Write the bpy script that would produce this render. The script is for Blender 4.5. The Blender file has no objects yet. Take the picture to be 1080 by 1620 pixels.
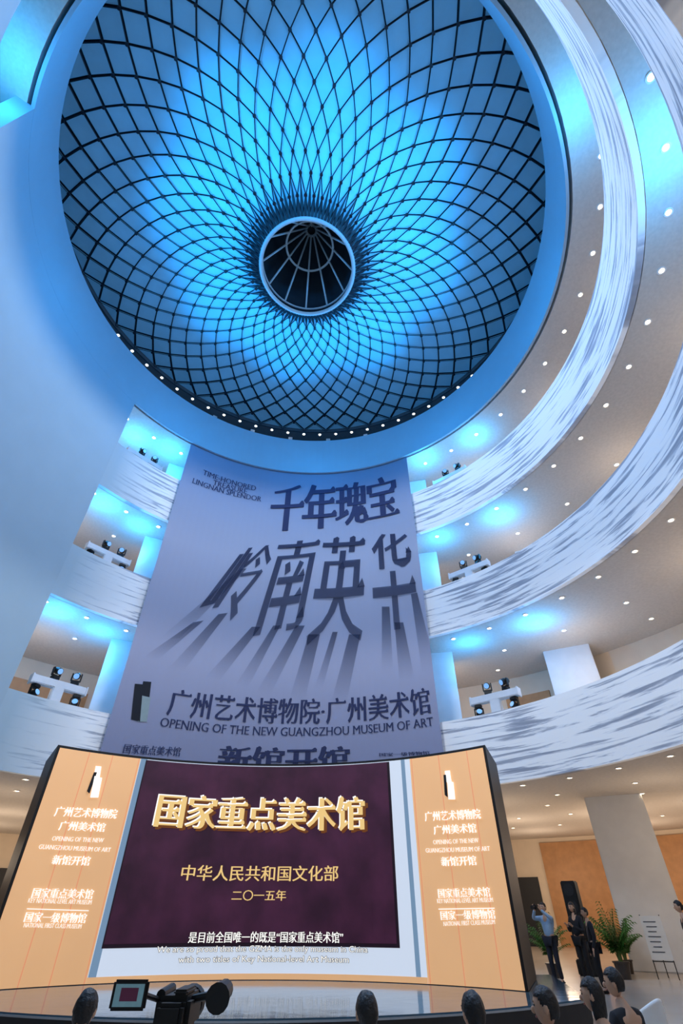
import bpy, bmesh, math, random
from mathutils import Vector, Matrix, noise as mnoise
random.seed(4)
sc = bpy.context.scene
COL = sc.collection
sc.view_settings.view_transform = 'Standard'
pi = math.pi
# ------------------------------------------------------------------ geometry of the place (metres, z=0 at eye height)
H = 24.5
FL = -1.6
CX, CY = -1.7, 10.6
PITCH = math.radians(39.8)
FPX = 757.0
cP, sP = math.cos(PITCH), math.sin(PITCH)

def ray(px, py):
    u = px - 540.0; v = 810.0 - py
    return (u, FPX*cP - v*sP, FPX*sP + v*cP)
def at_z(px, py, z):
    r = ray(px, py); k = z/r[2]; return (r[0]*k, r[1]*k)
def at_y(px, py, y):
    r = ray(px, py); k = y/r[1]; return (r[0]*k, y, r[2]*k)

class Cyl:
    def __init__(s, cx, cy, R): s.cx, s.cy, s.R = cx, cy, R
    def hit(s, px, py):
        dx, dy, dz = ray(px, py)
        a = dx*dx+dy*dy; b = -2*(dx*s.cx+dy*s.cy); c = s.cx**2+s.cy**2-s.R**2
        t = (-b+math.sqrt(b*b-4*a*c))/(2*a)
        x, y, z = dx*t, dy*t, dz*t
        return s.R*math.atan2(x-s.cx, y-s.cy), z
    def pt(s, a, z, off=0.0):
        p = a/s.R; r = s.R-off
        return (s.cx+r*math.sin(p), s.cy+r*math.cos(p), z)

# ------------------------------------------------------------------ materials
def lin(c):
    c = c/255.0
    return c/12.92 if c <= 0.04045 else ((c+0.055)/1.055)**2.4
def S(r, g, b): return (lin(r), lin(g), lin(b), 1)
def mat(name, col, rough=0.6, metal=0.0, emis=None, es=0.0, noise=0.0, nscale=5.0, bump=0.0, spec=0.5):
    m = bpy.data.materials.new(name); m.use_nodes = True
    nt = m.node_tree; b = nt.nodes['Principled BSDF']
    b.inputs['Base Color'].default_value = col
    b.inputs['Roughness'].default_value = rough
    b.inputs['Metallic'].default_value = metal
    b.inputs['Specular IOR Level'].default_value = spec
    if emis is not None:
        b.inputs['Emission Color'].default_value = emis
        b.inputs['Emission Strength'].default_value = es
    if noise > 0 or bump > 0:
        tc = nt.nodes.new('ShaderNodeTexCoord'); n = nt.nodes.new('ShaderNodeTexNoise')
        n.inputs['Scale'].default_value = nscale; n.inputs['Detail'].default_value = 4
        nt.links.new(tc.outputs['Object'], n.inputs['Vector'])
        if noise > 0:
            r = nt.nodes.new('ShaderNodeValToRGB')
            r.color_ramp.elements[0].position = .3; r.color_ramp.elements[1].position = .7
            r.color_ramp.elements[0].color = tuple(c*(1-noise) for c in col[:3])+(1,)
            r.color_ramp.elements[1].color = tuple(min(1, c*(1+noise)) for c in col[:3])+(1,)
            nt.links.new(n.outputs['Fac'], r.inputs['Fac'])
            nt.links.new(r.outputs['Color'], b.inputs['Base Color'])
            if emis is not None and emis == col:
                nt.links.new(r.outputs['Color'], b.inputs['Emission Color'])
        if bump > 0:
            bp = nt.nodes.new('ShaderNodeBump'); bp.inputs['Strength'].default_value = bump
            bp.inputs['Distance'].default_value = 0.02
            nt.links.new(n.outputs['Fac'], bp.inputs['Height'])
            nt.links.new(bp.outputs['Normal'], b.inputs['Normal'])
    return m

M_white = mat('white_plaster', S(225, 225, 226), .7, noise=.04, nscale=2)
FAS = S(160, 182, 196)
M_fascia = mat('smooth_fascia', FAS, .6, noise=.02, nscale=1)
M_leftwall = M_fascia
M_ceil = mat('perforated_ceiling', S(206, 198, 190), .8, noise=.06, nscale=9)
M_cream = mat('cream_wall', S(226, 208, 186), .8, noise=.03, nscale=1.5)
M_wood = mat('honey_wood', S(184, 134, 88), .5, noise=.1, nscale=3)
M_dark = mat('dark_opening', S(28, 30, 36), .5, noise=.1)
M_black = mat('black_matte', S(10, 10, 12), .5, noise=.1)
M_recess = mat('grey_recess', S(92, 96, 102), .8, noise=.05)
M_lamp = mat('downlight_glow', S(255, 236, 200), .5, emis=S(255, 232, 195), es=9)
M_lampring = mat('downlight_trim', S(235, 235, 235), .4, noise=.02)

def band_material():
    m = bpy.data.materials.new('projected_brush_strokes'); m.use_nodes = True
    nt = m.node_tree; b = nt.nodes['Principled BSDF']; L = nt.links
    b.inputs['Roughness'].default_value = .6
    uv = nt.nodes.new('ShaderNodeUVMap'); uv.uv_map = 'UVMap'
    mp = nt.nodes.new('ShaderNodeMapping')
    mp.inputs['Rotation'].default_value = (0, 0, math.radians(3))
    mp.inputs['Scale'].default_value = (.16, 2.9, 1)
    L.new(uv.outputs['UV'], mp.inputs['Vector'])
    n = nt.nodes.new('ShaderNodeTexNoise'); n.inputs['Scale'].default_value = 2.0
    n.inputs['Detail'].default_value = 5; n.inputs['Roughness'].default_value = .6
    n.inputs['Distortion'].default_value = .5
    L.new(mp.outputs['Vector'], n.inputs['Vector'])
    r = nt.nodes.new('ShaderNodeValToRGB'); e = r.color_ramp.elements
    e[0].position = .36; e[0].color = S(148, 154, 168)
    e[1].position = .51; e[1].color = S(246, 246, 247)
    k = e.new(.435); k.color = S(180, 184, 195); k = e.new(.465); k.color = S(226, 228, 232)
    n2 = nt.nodes.new('ShaderNodeTexNoise'); n2.inputs['Scale'].default_value = .3
    L.new(uv.outputs['UV'], n2.inputs['Vector'])
    ma = nt.nodes.new('ShaderNodeMath'); ma.operation = 'MULTIPLY_ADD'; ma.inputs[1].default_value = .25; ma.inputs[2].default_value = -.12
    L.new(n2.outputs['Fac'], ma.inputs[0])
    ad = nt.nodes.new('ShaderNodeMath'); ad.operation = 'ADD'; L.new(n.outputs['Fac'], ad.inputs[0]); L.new(ma.outputs[0], ad.inputs[1])
    L.new(ad.outputs[0], r.inputs['Fac'])
    sx = nt.nodes.new('ShaderNodeSeparateXYZ'); L.new(uv.outputs['UV'], sx.inputs[0])
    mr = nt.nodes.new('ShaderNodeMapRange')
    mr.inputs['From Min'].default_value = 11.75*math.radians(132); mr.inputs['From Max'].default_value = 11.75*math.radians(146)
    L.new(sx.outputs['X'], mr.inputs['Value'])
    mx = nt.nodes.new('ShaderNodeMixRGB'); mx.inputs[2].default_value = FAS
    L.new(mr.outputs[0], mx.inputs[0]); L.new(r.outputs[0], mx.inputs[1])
    L.new(mx.outputs[0], b.inputs['Base Color'])
    L.new(mx.outputs[0], b.inputs['Emission Color']); b.inputs['Emission Strength'].default_value = .08  # projector light painted into the base colour, plus a faint glow
    return m
M_band = band_material()

# ------------------------------------------------------------------ object helpers
def mk(name, verts, faces, mats, parent=None, label=None, cat=None, kind=None, fmat=None, smooth=False, loc=None, uvs=None, group=None):
    me = bpy.data.meshes.new(name); me.from_pydata([tuple(v) for v in verts], [], faces); me.update()
    if not isinstance(mats, (list, tuple)): mats = [mats]
    for m in mats: me.materials.append(m)
    if fmat:
        for p, i in zip(me.polygons, fmat): p.material_index = i
    if smooth:
        for p in me.polygons: p.use_smooth = True
    if uvs is not None:
        ul = me.uv_layers.new(name='UVMap')
        for l in me.loops: ul.data[l.index].uv = uvs[l.vertex_index]
    o = bpy.data.objects.new(name, me); COL.objects.link(o)
    if parent: o.parent = parent
    if loc: o.location = loc
    tag(o, label, cat, kind, group)
    return o
def tag(o, label=None, cat=None, kind=None, group=None):
    if label: o['label'] = label
    if cat: o['category'] = cat
    if kind: o['kind'] = kind
    if group: o['group'] = group
def empty(name, loc=(0, 0, 0), rz=0, label=None, cat=None, group=None, parent=None):
    o = bpy.data.objects.new(name, None); COL.objects.link(o); o.location = loc; o.rotation_euler = (0, 0, rz)
    o.empty_display_size = .2
    if parent: o.parent = parent
    tag(o, label, cat, None, group); return o

class MB:
    """mesh accumulator"""
    def __init__(s): s.v = []; s.f = []; s.m = []
    def add(s, vs, fs, mi=0):
        k = len(s.v); s.v += [tuple(v) for v in vs]; s.f += [tuple(i+k for i in f) for f in fs]; s.m += [mi]*len(fs)
    def box(s, c, d, mi=0, M=None, bev=0):
        x, y, z = d[0]/2, d[1]/2, d[2]/2
        if bev <= 0:
            vs = [Vector((a*x, b*y, e*z)) for e in (-1, 1) for b in (-1, 1) for a in (-1, 1)]
            fs = [(0, 2, 3, 1), (4, 5, 7, 6), (0, 1, 5, 4), (2, 6, 7, 3), (0, 4, 6, 2), (1, 3, 7, 5)]
        else:
            bm = bmesh.new(); bmesh.ops.create_cube(bm, size=1)
            for v in bm.verts: v.co = Vector((v.co.x*d[0], v.co.y*d[1], v.co.z*d[2]))
            bmesh.ops.bevel(bm, geom=bm.edges[:], offset=bev, segments=2, affect='EDGES')
            bm.verts.index_update()
            vs = [v.co.copy() for v in bm.verts]; fs = [tuple(v.index for v in f.verts) for f in bm.faces]; bm.free()
        if M is not None: vs = [M @ v for v in vs]
        s.add([Vector(c)+v for v in vs], fs, mi)
    def tube(s, a, b, r0, r1=None, n=8, mi=0, cap=True):
        if r1 is None: r1 = r0
        a = Vector(a); b = Vector(b); d = (b-a)
        if d.length < 1e-6: return
        d.normalize(); up = Vector((0, 0, 1)) if abs(d.z) < .95 else Vector((1, 0, 0))
        e1 = d.cross(up).normalized(); e2 = d.cross(e1)
        vs = []
        for p, r in ((a, r0), (b, r1)):
            for i in range(n):
                t = 2*pi*i/n; vs.append(p+e1*math.cos(t)*r+e2*math.sin(t)*r)
        fs = [(i, (i+1) % n, n+(i+1) % n, n+i) for i in range(n)]
        if cap: fs += [tuple(range(n))[::-1], tuple(range(n, 2*n))]
        s.add(vs, fs, mi)
    def sph(s, c, r, mi=0, n=12, k=8):
        c = Vector(c)
        if not hasattr(r, '__len__'): r = (r, r, r)
        vs = [c+Vector((0, 0, -r[2]))]
        for j in range(1, k):
            t = -pi/2+pi*j/k
            for i in range(n):
                p = 2*pi*i/n; vs.append(c+Vector((r[0]*math.cos(t)*math.cos(p), r[1]*math.cos(t)*math.sin(p), r[2]*math.sin(t))))
        vs.append(c+Vector((0, 0, r[2]))); fs = []
        for i in range(n): fs.append((0, 1+(i+1) % n, 1+i))
        for j in range(k-2):
            for i in range(n):
                a = 1+j*n; fs.append((a+i, a+(i+1) % n, a+n+(i+1) % n, a+n+i))
        e = len(vs)-1; a = 1+(k-2)*n
        for i in range(n): fs.append((a+i, a+(i+1) % n, e))
        s.add(vs, fs, mi)
    def obj(s, name, mats, **kw):
        return mk(name, s.v, s.f, mats, fmat=s.m, **kw)

def arc_solid(name, R0, R1, z0, z1, a0, a1, m, n=None, label=None, kind='structure', cx=CX, cy=CY, smooth=False):
    """ring sector with rectangular section, angles in degrees (math convention), uv = (arc length, height)"""
    n = n or max(8, int((a1-a0)/2.5)); v = []; f = []; uv = []
    for i in range(n+1):
        a = math.radians(a0+(a1-a0)*i/n); c, s = math.cos(a), math.sin(a)
        for (r, z) in ((R0, z0), (R0, z1), (R1, z1), (R1, z0)):
            v.append((cx+r*c, cy+r*s, z)); uv.append((R0*a, z))
    for i in range(n):
        k = 4*i
        for j in range(4):
            f.append((k+j, k+(j+1) % 4, k+4+(j+1) % 4, k+4+j))
    f.append((0, 3, 2, 1)); k = 4*n; f.append((k, k+1, k+2, k+3))
    return mk(name, v, f, m, uvs=uv, label=label, kind=kind)

A0, A1 = -75, 255
RB = 11.75; RF = 11.27
ZB = [3.55, 9.8, 15.8, 21.5]
ZT = [6.0, 12.25, 18.75, 24.5]
for i in range(3):
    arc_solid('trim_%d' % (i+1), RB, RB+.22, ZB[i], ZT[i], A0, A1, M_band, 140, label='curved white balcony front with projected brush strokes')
arc_solid('trim_4', RF, RF+.12, ZB[3], ZT[3], A0, A1, M_fascia, 160, label='smooth curved top balcony front in blue light')
for i in range(4):
    Ro = 30 if i == 0 else 19
    Ri = (RB+.2) if i < 3 else 11.52
    arc_solid('ceiling', Ri, Ro, ZB[i], ZT[i]-1.15, A0, A1, M_ceil, 90, label='curved gallery ceiling with small perforations')
arc_solid('wall_outer', 19, 19.3, ZB[0]+.2, ZB[3]+.3, A0, A1, M_cream, 90, label='cream curved gallery back wall')
arc_solid('wall_ground', 30, 30.3, FL, ZB[0]+.4, A0, A1, M_cream, 90, label='cream curved ground floor wall')
arc_solid('wall_left', RF+.004, RB+.1, ZB[0], ZB[3]+.05, 149, 217, M_leftwall, 50, label='smooth blank pale blue curved wall')
arc_solid('ceiling', 12.8, 15.2, 27.2, 27.5, A0, A1, M_recess, 90, label='grey recessed ceiling ring below the dome')
arc_solid('wall_top', 14.9, 15.2, 23.0, 27.3, A0, A1, M_recess, 90, label='grey wall behind the top balcony')
M_floor = mat('polished_stone_floor', S(196, 184, 172), .22, noise=.05, nscale=.6)
n = 64
mk('floor', [(CX+34*math.cos(2*pi*i/n), CY+34*math.sin(2*pi*i/n), FL) for i in range(n)], [tuple(range(n))], M_floor, label='polished pale stone floor', kind='structure')
def pillar(x0, x1, y, dep, nm, z0=FL, z1=ZB[3]):
    ang = math.atan2((x0+x1)/2, y)
    b = MB(); w = (x1-x0)
    b.box((0, 0, (z1-z0)/2), (w, dep, z1-z0), 0, bev=.03)
    o = b.obj(nm, [M_white], label='white plastered slab pillar rising through the galleries', kind='structure')
    o.location = ((x0+x1)/2, y+dep/2, z0); o.rotation_euler = (0, 0, -ang)
    return o
pillar(10.0, 12.1, 22.0, .9, 'wall_pillar')
pillar(4.5, 5.6, 22.6, 1.4, 'wall_pillar')
pillar(-11.1, -9.5, 21.3, 1.2, 'wall_pillar')
def wallpanel(R, a0, a1, z0, z1, m, label, nm='wall_panel'):
    arc_solid(nm, R-.12, R, z0, z1, a0, a1, m, 8, label=label)
for z in (ZT[0]-1.15, ZT[1]-1.15, ZT[2]-1.15):
    wallpanel(18.98, 49, 56, z, z+3.9, M_wood, 'honey coloured wood wall cladding')
    wallpanel(18.98, 128, 142, z, z+3.9, M_wood, 'honey coloured wood wall cladding')
wallpanel(29.98, 44, 61.5, FL, 3.3, M_wood, 'tall honey wood wall of the ground floor hall')
wallpanel(29.98, 62.5, 66, FL, 1.6, M_dark, 'dark doorway opening', 'door_1')
wallpanel(29.98, 30, 42, FL+.3, 2.6, M_wood, 'honey wood slatted wall', )
wallpanel(29.98, 118, 124, FL, 1.9, M_dark, 'dark doorway opening', 'door_2')
wallpanel(29.98, 126, 131, FL, 1.9, M_dark, 'dark doorway opening', 'door_3')

# ------------------------------------------------------------------ downlights
b = MB()
def disc(b, r, z, mi, r0=0):
    n = 14
    if r0 == 0:
        b.add([(r*math.cos(2*pi*i/n), r*math.sin(2*pi*i/n), z) for i in range(n)], [tuple(range(n))[::-1]], mi)
    else:
        vs = [(q*math.cos(2*pi*i/n), q*math.sin(2*pi*i/n), z) for q in (r0, r) for i in range(n)]
        b.add(vs, [(i, n+i, n+(i+1) % n, (i+1) % n) for i in range(n)], mi)
disc(b, .085, -.012, 1); disc(b, .13, -.02, 0, .085)
b.tube((0, 0, -.02), (0, 0, .0), .13, .13, 14, 0, False)
dl0 = None
def downlight(x, y, z):
    global dl0
    if dl0 is None:
        dl0 = b.obj('downlight', [M_lampring, M_lamp], label='small round recessed ceiling downlight', cat='ceiling light', group='recessed ceiling downlights')
        o = dl0
    else:
        o = dl0.copy(); COL.objects.link(o)
    o.location = (x, y, z)
for i, z in enumerate(ZB):
    R = 12.55
    a = -42.0
    while a < 152:
        t = math.radians(a)
        downlight(CX+R*math.cos(t), CY+R*math.sin(t), z)
        a += 8.2
    for R, st, lim0, lim1 in ((15.2, 11.5, -10, 70), (17.4, 13.0, 0, 66)):
        a = lim0+3*i
        while a < lim1:
            t = math.radians(a); downlight(CX+R*math.cos(t), CY+R*math.sin(t), z); a += st
    a = 118
    while a < 148:
        t = math.radians(a); downlight(CX+15*math.cos(t), CY+15*math.sin(t), z); a += 9
for R, st in ((20.5, 7.0), (24, 6.0)):
    a = 38
    while a < 66:
        t = math.radians(a); downlight(CX+R*math.cos(t), CY+R*math.sin(t), ZB[0]); a += st
a = 22
while a < 162:
    t = math.radians(a); downlight(CX+13.05*math.cos(t), CY+13.05*math.sin(t), 27.2); a += 5.2

pb = MB(); pb.box((0, 0, 1.8), (.3, .3, 3.6), bev=.02)
p0 = None
for a in range(15, 170, 12):
    t = math.radians(a)
    if p0 is None:
        p0 = pb.obj('post', [M_white], label='short white square post below the dome edge', cat='post', group='posts on the top balcony'); o = p0
    else:
        o = p0.copy(); COL.objects.link(o)
    o.location = (CX+13.5*math.cos(t), CY+13.5*math.sin(t), 23.5); o.rotation_euler = (0, 0, t)

# ------------------------------------------------------------------ dome
dome = empty('lattice_dome', (CX, CY, 24.55), label='blue lit diagrid dome ceiling with central round skylight', cat='dome')
R_IN, R_OUT = 2.35, 12.8
def dz(r):
    t = max(0, r-R_IN)
    return 2.75*(1-math.exp(-t/2.5))
N, MR = 50, 14
rad = [R_IN+(R_OUT-R_IN)*(k/MR)**1.02 for k in range(MR+1)]
def node(k, i, lift=0):
    a = pi*i/N + .02
    r = rad[max(0, min(MR, k))]
    return Vector((r*math.cos(a), r*math.sin(a), dz(r)+lift))
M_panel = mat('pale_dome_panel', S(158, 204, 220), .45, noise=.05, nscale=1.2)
M_strut = mat('dark_steel_strut', S(26, 34, 44), .45, metal=.3, noise=.1)
M_ring = mat('white_steel_ring', S(190, 215, 225), .4, noise=.03)
M_back = mat('dark_dome_void', S(14, 34, 48), .8, noise=.1)
pan = MB()
for k in range(0, MR+1):
    for i in range(2*N):
        if (i+k) % 2 == 0: continue
        top = node(k+1, i); bot = node(k-1, i); l = node(k, i-1); r = node(k, i+1)
        pts = [bot, l, top, r] if 0 < k < MR else ([l, top, r] if k == 0 else [bot, l, r])
        c = sum(pts, Vector())/len(pts)
        ins = .985 - .12*(k/MR)**2.2
        lift = .03 + .12*(k/MR)
        q = [c+(p-c)*ins+Vector((0, 0, lift)) for p in pts]
        pan.add(q, [tuple(range(len(q)))[::-1]])
pan.obj('dome_panel', [M_panel], parent=dome, label='pale diamond dome panels catching blue light', kind='stuff')
st = MB()
for s in (-1, 1):
    for i in range(N):
        j = 2*i
        for k in range(MR):
            a = node(k, j+s*k, -.02); c = node(k+1, j+s*(k+1), -.02)
            rr = .022
            st.tube(a, c, rr, rr, 4, 0, False)
st.obj('lattice_strut', [M_strut], parent=dome, label='dark crossing steel lattice', kind='stuff')
nd = MB()
for k in range(1, MR):
    for i in range(2*N):
        if (i+k) % 2: continue
        p = node(k, i, -.09); nd.tube(p, p+Vector((0, 0, .1)), .08, .08, 6)
nd.obj('lattice_node', [M_strut], parent=dome, kind='stuff', label='dark round lattice connectors')
sp = MB()
for i in range(2*N):
    a = pi*i/N+.02
    def P(r, da, l): return Vector((r*math.cos(a+da), r*math.sin(a+da), dz(r)+l))
    w = .026; rt = 3.8 if i % 2 == 0 else 3.0
    vs = [P(2.4, -w, -.07), P(2.4, w, -.07), P(2.8, w*.95, -.1), P(rt, 0, -.06), P(2.8, -w*.95, -.1)]
    sp.add(vs, [(0, 1, 2, 3, 4)])
sp.obj('spike', [M_strut], parent=dome, kind='stuff', label='dark tapering teeth around the skylight')
def torus(R, r, z, n=72, m=10, zs=1.0):
    v = []; f = []
    for i in range(n):
        a = 2*pi*i/n
        for j in range(m):
            t = 2*pi*j/m; v.append(((R+r*math.cos(t))*math.cos(a), (R+r*math.cos(t))*math.sin(a), z+r*math.sin(t)*zs))
    for i in range(n):
        for j in range(m):
            f.append((i*m+j, ((i+1) % n)*m+j, ((i+1) % n)*m+(j+1) % m, i*m+(j+1) % m))
    return v, f
v, f = torus(2.3, .1, 0); mk('skylight_ring', v, f, M_ring, parent=dome, smooth=True, label='pale round steel skylight ring')
M_beam = mat('grey_blue_steel', S(170, 190, 202), .5, noise=.05)
v, f = torus(2.28, .05, .5); mk('skylight_ring', v, f, M_beam, parent=dome, smooth=True)
bm_ = MB()
for i in range(12):
    a = 2*pi*i/12+.1
    e = Vector((2.25*math.cos(a), 2.25*math.sin(a), .5)); tip = Vector((.25*math.cos(a), .25*math.sin(a), 5.0))
    bm_.tube(e, tip, .05, .05, 6)
v, f = torus(1.25, .06, 2.75, 40, 6); bm_.add(v, f)
v, f = torus(.3, .06, 5.0, 20, 6); bm_.add(v, f)
bm_.obj('skylight_beam', [M_beam], parent=dome, label='grey radial beams inside the skylight')
v = []; f = []; n = 72; prof = [(R_OUT+.05, 2.6), (R_OUT, dz(R_OUT)+.5), (9, dz(9)+.6), (6, dz(6)+.7), (4, dz(4)+.9), (2.9, dz(2.9)+1.2), (2.6, 2.4), (2.0, 3.6), (.7, 5.4), (.02, 5.6)]
for (r, z) in prof:
    for i in range(n):
        a = 2*pi*i/n; v.append((r*math.cos(a), r*math.sin(a), z))
for j in range(len(prof)-1):
    for i in range(n):
        f.append((j*n+i, j*n+(i+1) % n, (j+1)*n+(i+1) % n, (j+1)*n+i))
mk('dome_shell', v, f, M_back, parent=dome, smooth=True, label='dark roof shell above the panels')

# ------------------------------------------------------------------ writing on curved surfaces
def glyph_mesh(s):
    c = bpy.data.curves.new('tmp', 'FONT'); c.body = s; c.size = 1; c.resolution_u = 3
    o = bpy.data.objects.new('tmp', c); COL.objects.link(o)
    bpy.context.view_layer.update()
    d = bpy.context.evaluated_depsgraph_get()
    me = bpy.data.meshes.new_from_object(o.evaluated_get(d))
    V = [v.co.copy() for v in me.vertices]; F = [tuple(p.vertices) for p in me.polygons]
    bpy.data.objects.remove(o); bpy.data.curves.remove(c); bpy.data.meshes.remove(me)
    return V, F
def is_cjk(s): return any(ord(c) > 0x2e80 for c in s)
def serif(V, F, cjk=True, dx=.026, dy=-.013):
    """turn the plain glyphs into a serif cut: heavy uprights, thin cross strokes, small triangular / slab serifs"""
    key = {}; remap = []; W = []
    for v in V:
        k = (round(v.x, 5), round(v.y, 5))
        if k not in key: key[k] = len(W); W.append(Vector((v.x, v.y)))
        remap.append(key[k])
    F2 = []
    for f in F:
        g = []
        for i in f:
            j = remap[i]
            if not g or g[-1] != j: g.append(j)
        if len(g) > 1 and g[0] == g[-1]: g.pop()
        if len(g) >= 3: F2.append(tuple(g))
    cnt = {}
    for f in F2:
        A = sum(W[f[i]].x*W[f[(i+1) % len(f)]].y-W[f[(i+1) % len(f)]].x*W[f[i]].y for i in range(len(f)))
        for i in range(len(f)):
            a, c = f[i], f[(i+1) % len(f)]
            k = (min(a, c), max(a, c)); cnt.setdefault(k, []).append((a, c, 1 if A > 0 else -1))
    nb = {}; ex = []
    for k, L in cnt.items():
        if len(L) != 1: continue
        a, c, sg = L[0]; d = W[c]-W[a]
        if d.length < 1e-6: continue
        nrm = Vector((d.y, -d.x)).normalized()*sg
        nb.setdefault(a, []).append(nrm); nb.setdefault(c, []).append(nrm)
        ex.append((a, c, nrm, d.length))
    X = [w.copy() for w in W]
    for i, ns in nb.items():
        ds = [dx*n_.x**2+dy*n_.y**2 for n_ in ns]
        if len(ns) == 2:
            det = ns[0].x*ns[1].y-ns[0].y*ns[1].x
            if abs(det) > .35:
                ox = (ds[0]*ns[1].y-ds[1]*ns[0].y)/det; oy = (ns[0].x*ds[1]-ns[1].x*ds[0])/det
                X[i] = W[i]+Vector((ox, oy)); continue
        a_ = sum(ns, Vector((0, 0)))
        if a_.length > .1: X[i] = W[i]+a_.normalized()*(sum(ds)/len(ds))
    for a, c, nrm, L in ex:
        if cjk and nrm.x > .97 and .035 < L < .10:
            x = max(X[a].x, X[c].x); yt = max(X[a].y, X[c].y); k = len(X)
            X += [Vector((x-.13, yt-.008)), Vector((x+.012, yt-.01)), Vector((x-.045, yt+.062))]; F2.append((k, k+1, k+2))
        elif (not cjk) and abs(nrm.y) > .97 and .05 < L < .13:
            x0, x1 = sorted((X[a].x, X[c].x)); y = X[a].y; k = len(X); h = -.028 if nrm.y > 0 else .028
            X += [Vector((x0-.045, y)), Vector((x1+.045, y)), Vector((x1+.045, y+h)), Vector((x0-.045, y+h))]; F2.append((k, k+1, k+2, k+3))
    return [Vector((p.x, p.y, 0)) for p in X], F2
def write(mb, cyl, s, xl, yl, xr, yr, h, mi=0, off=.04, bold=None, sf=True):
    V, F = glyph_mesh(s)
    cj = is_cjk(s)
    if sf: V, F = serif(V, F, cj, .026 if cj else .012, -.013 if cj else -.014)
    x0 = min(v.x for v in V); x1 = max(v.x for v in V); y0 = min(v.y for v in V); y1 = max(v.y for v in V)
    sl, zl = cyl.hit(xl, yl); sr, zr = cyl.hit(xr, yr)
    dzz = ((cyl.hit(xl, yl-h)[1]-zl)+(cyl.hit(xr, yr-h)[1]-zr))/2
    if bold is None: bold = (0,) if sf else ((-.028, -.012, .012, .028) if cj else (-.012, .012))
    for bi, dd in enumerate(bold):
        dx, dyy = dd if hasattr(dd, '__len__') else (dd, 0)
        q = []
        for v in V:
            t = (v.x+dx-x0)/(x1-x0); w = (v.y+dyy-y0)/(y1-y0)
            q.append(cyl.pt(sl+(sr-sl)*t, zl+(zr-zl)*t+dzz*w, off+.0012*bi))
        mb.add(q, F, mi)
def patch(mb, cyl, pts, mi=0, off=.03, n=10):
    """corners tl,tr,br,bl -> curved patch"""
    (a, b_, c, d) = [cyl.hit(*p) for p in pts]
    vs = []
    for i in range(n+1):
        t = i/n
        vs.append(cyl.pt(a[0]+(b_[0]-a[0])*t, a[1]+(b_[1]-a[1])*t, off))
        vs.append(cyl.pt(d[0]+(c[0]-d[0])*t, d[1]+(c[1]-d[1])*t, off))
    mb.add(vs, [(2*i, 2*i+1, 2*i+3, 2*i+2) for i in range(n)], mi)

# ------------------------------------------------------------------ hanging banner
BC = Cyl(CX, CY, 11.455)
ban = empty('banner', BC.pt(BC.hit(440, 1100)[0], 4.0), label='huge pale blue hanging exhibition banner with calligraphy', cat='banner')
bl = [ban.location.x, ban.location.y, ban.location.z]
def banchild(o):
    o.parent = ban; o.matrix_parent_inverse = Matrix.Translation(Vector(bl)).inverted()
sL = BC.hit(229, 950)[0]; sR = BC.hit(671, 950)[0]
def banner_mat():
    m = bpy.data.materials.new('banner_cloth'); m.use_nodes = True
    nt = m.node_tree; b = nt.nodes['Principled BSDF']; L = nt.links; b.inputs['Roughness'].default_value = .85
    uv = nt.nodes.new('ShaderNodeUVMap'); uv.uv_map = 'UVMap'
    sx = nt.nodes.new('ShaderNodeSeparateXYZ'); L.new(uv.outputs['UV'], sx.inputs[0])
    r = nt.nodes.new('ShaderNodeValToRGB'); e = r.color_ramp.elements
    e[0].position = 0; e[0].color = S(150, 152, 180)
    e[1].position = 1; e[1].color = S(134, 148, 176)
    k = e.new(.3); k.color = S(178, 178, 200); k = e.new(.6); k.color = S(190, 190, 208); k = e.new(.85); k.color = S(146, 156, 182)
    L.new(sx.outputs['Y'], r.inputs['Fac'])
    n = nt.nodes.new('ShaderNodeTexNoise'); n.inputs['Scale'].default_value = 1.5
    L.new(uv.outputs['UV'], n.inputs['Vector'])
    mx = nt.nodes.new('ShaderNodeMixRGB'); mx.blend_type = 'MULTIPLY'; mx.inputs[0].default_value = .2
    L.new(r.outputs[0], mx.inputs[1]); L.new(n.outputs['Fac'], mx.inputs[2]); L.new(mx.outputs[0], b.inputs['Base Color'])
    return m
M_ban = banner_mat()
v = []; f = []; uv = []; n = 40
for i in range(n+1):
    t = i/n
    for (z, w) in ((3.9, 0), (21.9, 1)):
        v.append(BC.pt(sL+(sR-sL)*t, z)); uv.append((t, w))
f = [(2*i, 2*i+2, 2*i+3, 2*i+1) for i in range(n)]
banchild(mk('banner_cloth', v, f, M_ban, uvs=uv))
M_ink = mat('slate_ink', S(40, 46, 84), .8, noise=.03)
M_inkblk = mat('black_ink', S(16, 18, 28), .8, noise=.03)
M_inklite = mat('pale_green_ink', S(150, 165, 165), .8, noise=.05)
B4 = (-.018, 0, .018)
for (s, a, b1, c, d, h, bo) in [
    ("TIME-HONORED", 320, 751, 404, 777, 8, None), ("TREASURE", 336, 767, 390, 782, 8, None),
    ("LINGNAN SPLENDOR", 303, 764, 413, 794, 8, None),
    ("千", 424, 841, 478, 838, 72, B4), ("年", 477, 838, 532, 834, 70, B4), ("瑰", 531, 833, 583, 826, 66, B4), ("宝", 582, 823, 632, 812, 64, B4),
    ("广州艺术博物院·广州美术馆", 262, 1132, 683, 1130, 46, None),
    ("OPENING OF THE NEW GUANGZHOU MUSEUM OF ART", 252, 1149, 686, 1148, 14, None),
    ("新馆开馆", 342, 1224, 553, 1224, 46, B4),
    ("国家重点美术馆", 193, 1192, 284, 1197, 16, None), ("国家一级博物馆", 600, 1197, 680, 1194, 6, None)]:
    tb = MB(); write(tb, BC, s, a, b1, c, d, h, bold=bo); banchild(tb.obj('lettering', [M_ink]))
tb = MB()
patch(tb, BC, [(213, 1082), (226, 1083), (221, 1142), (207, 1138)], 0)
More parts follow.
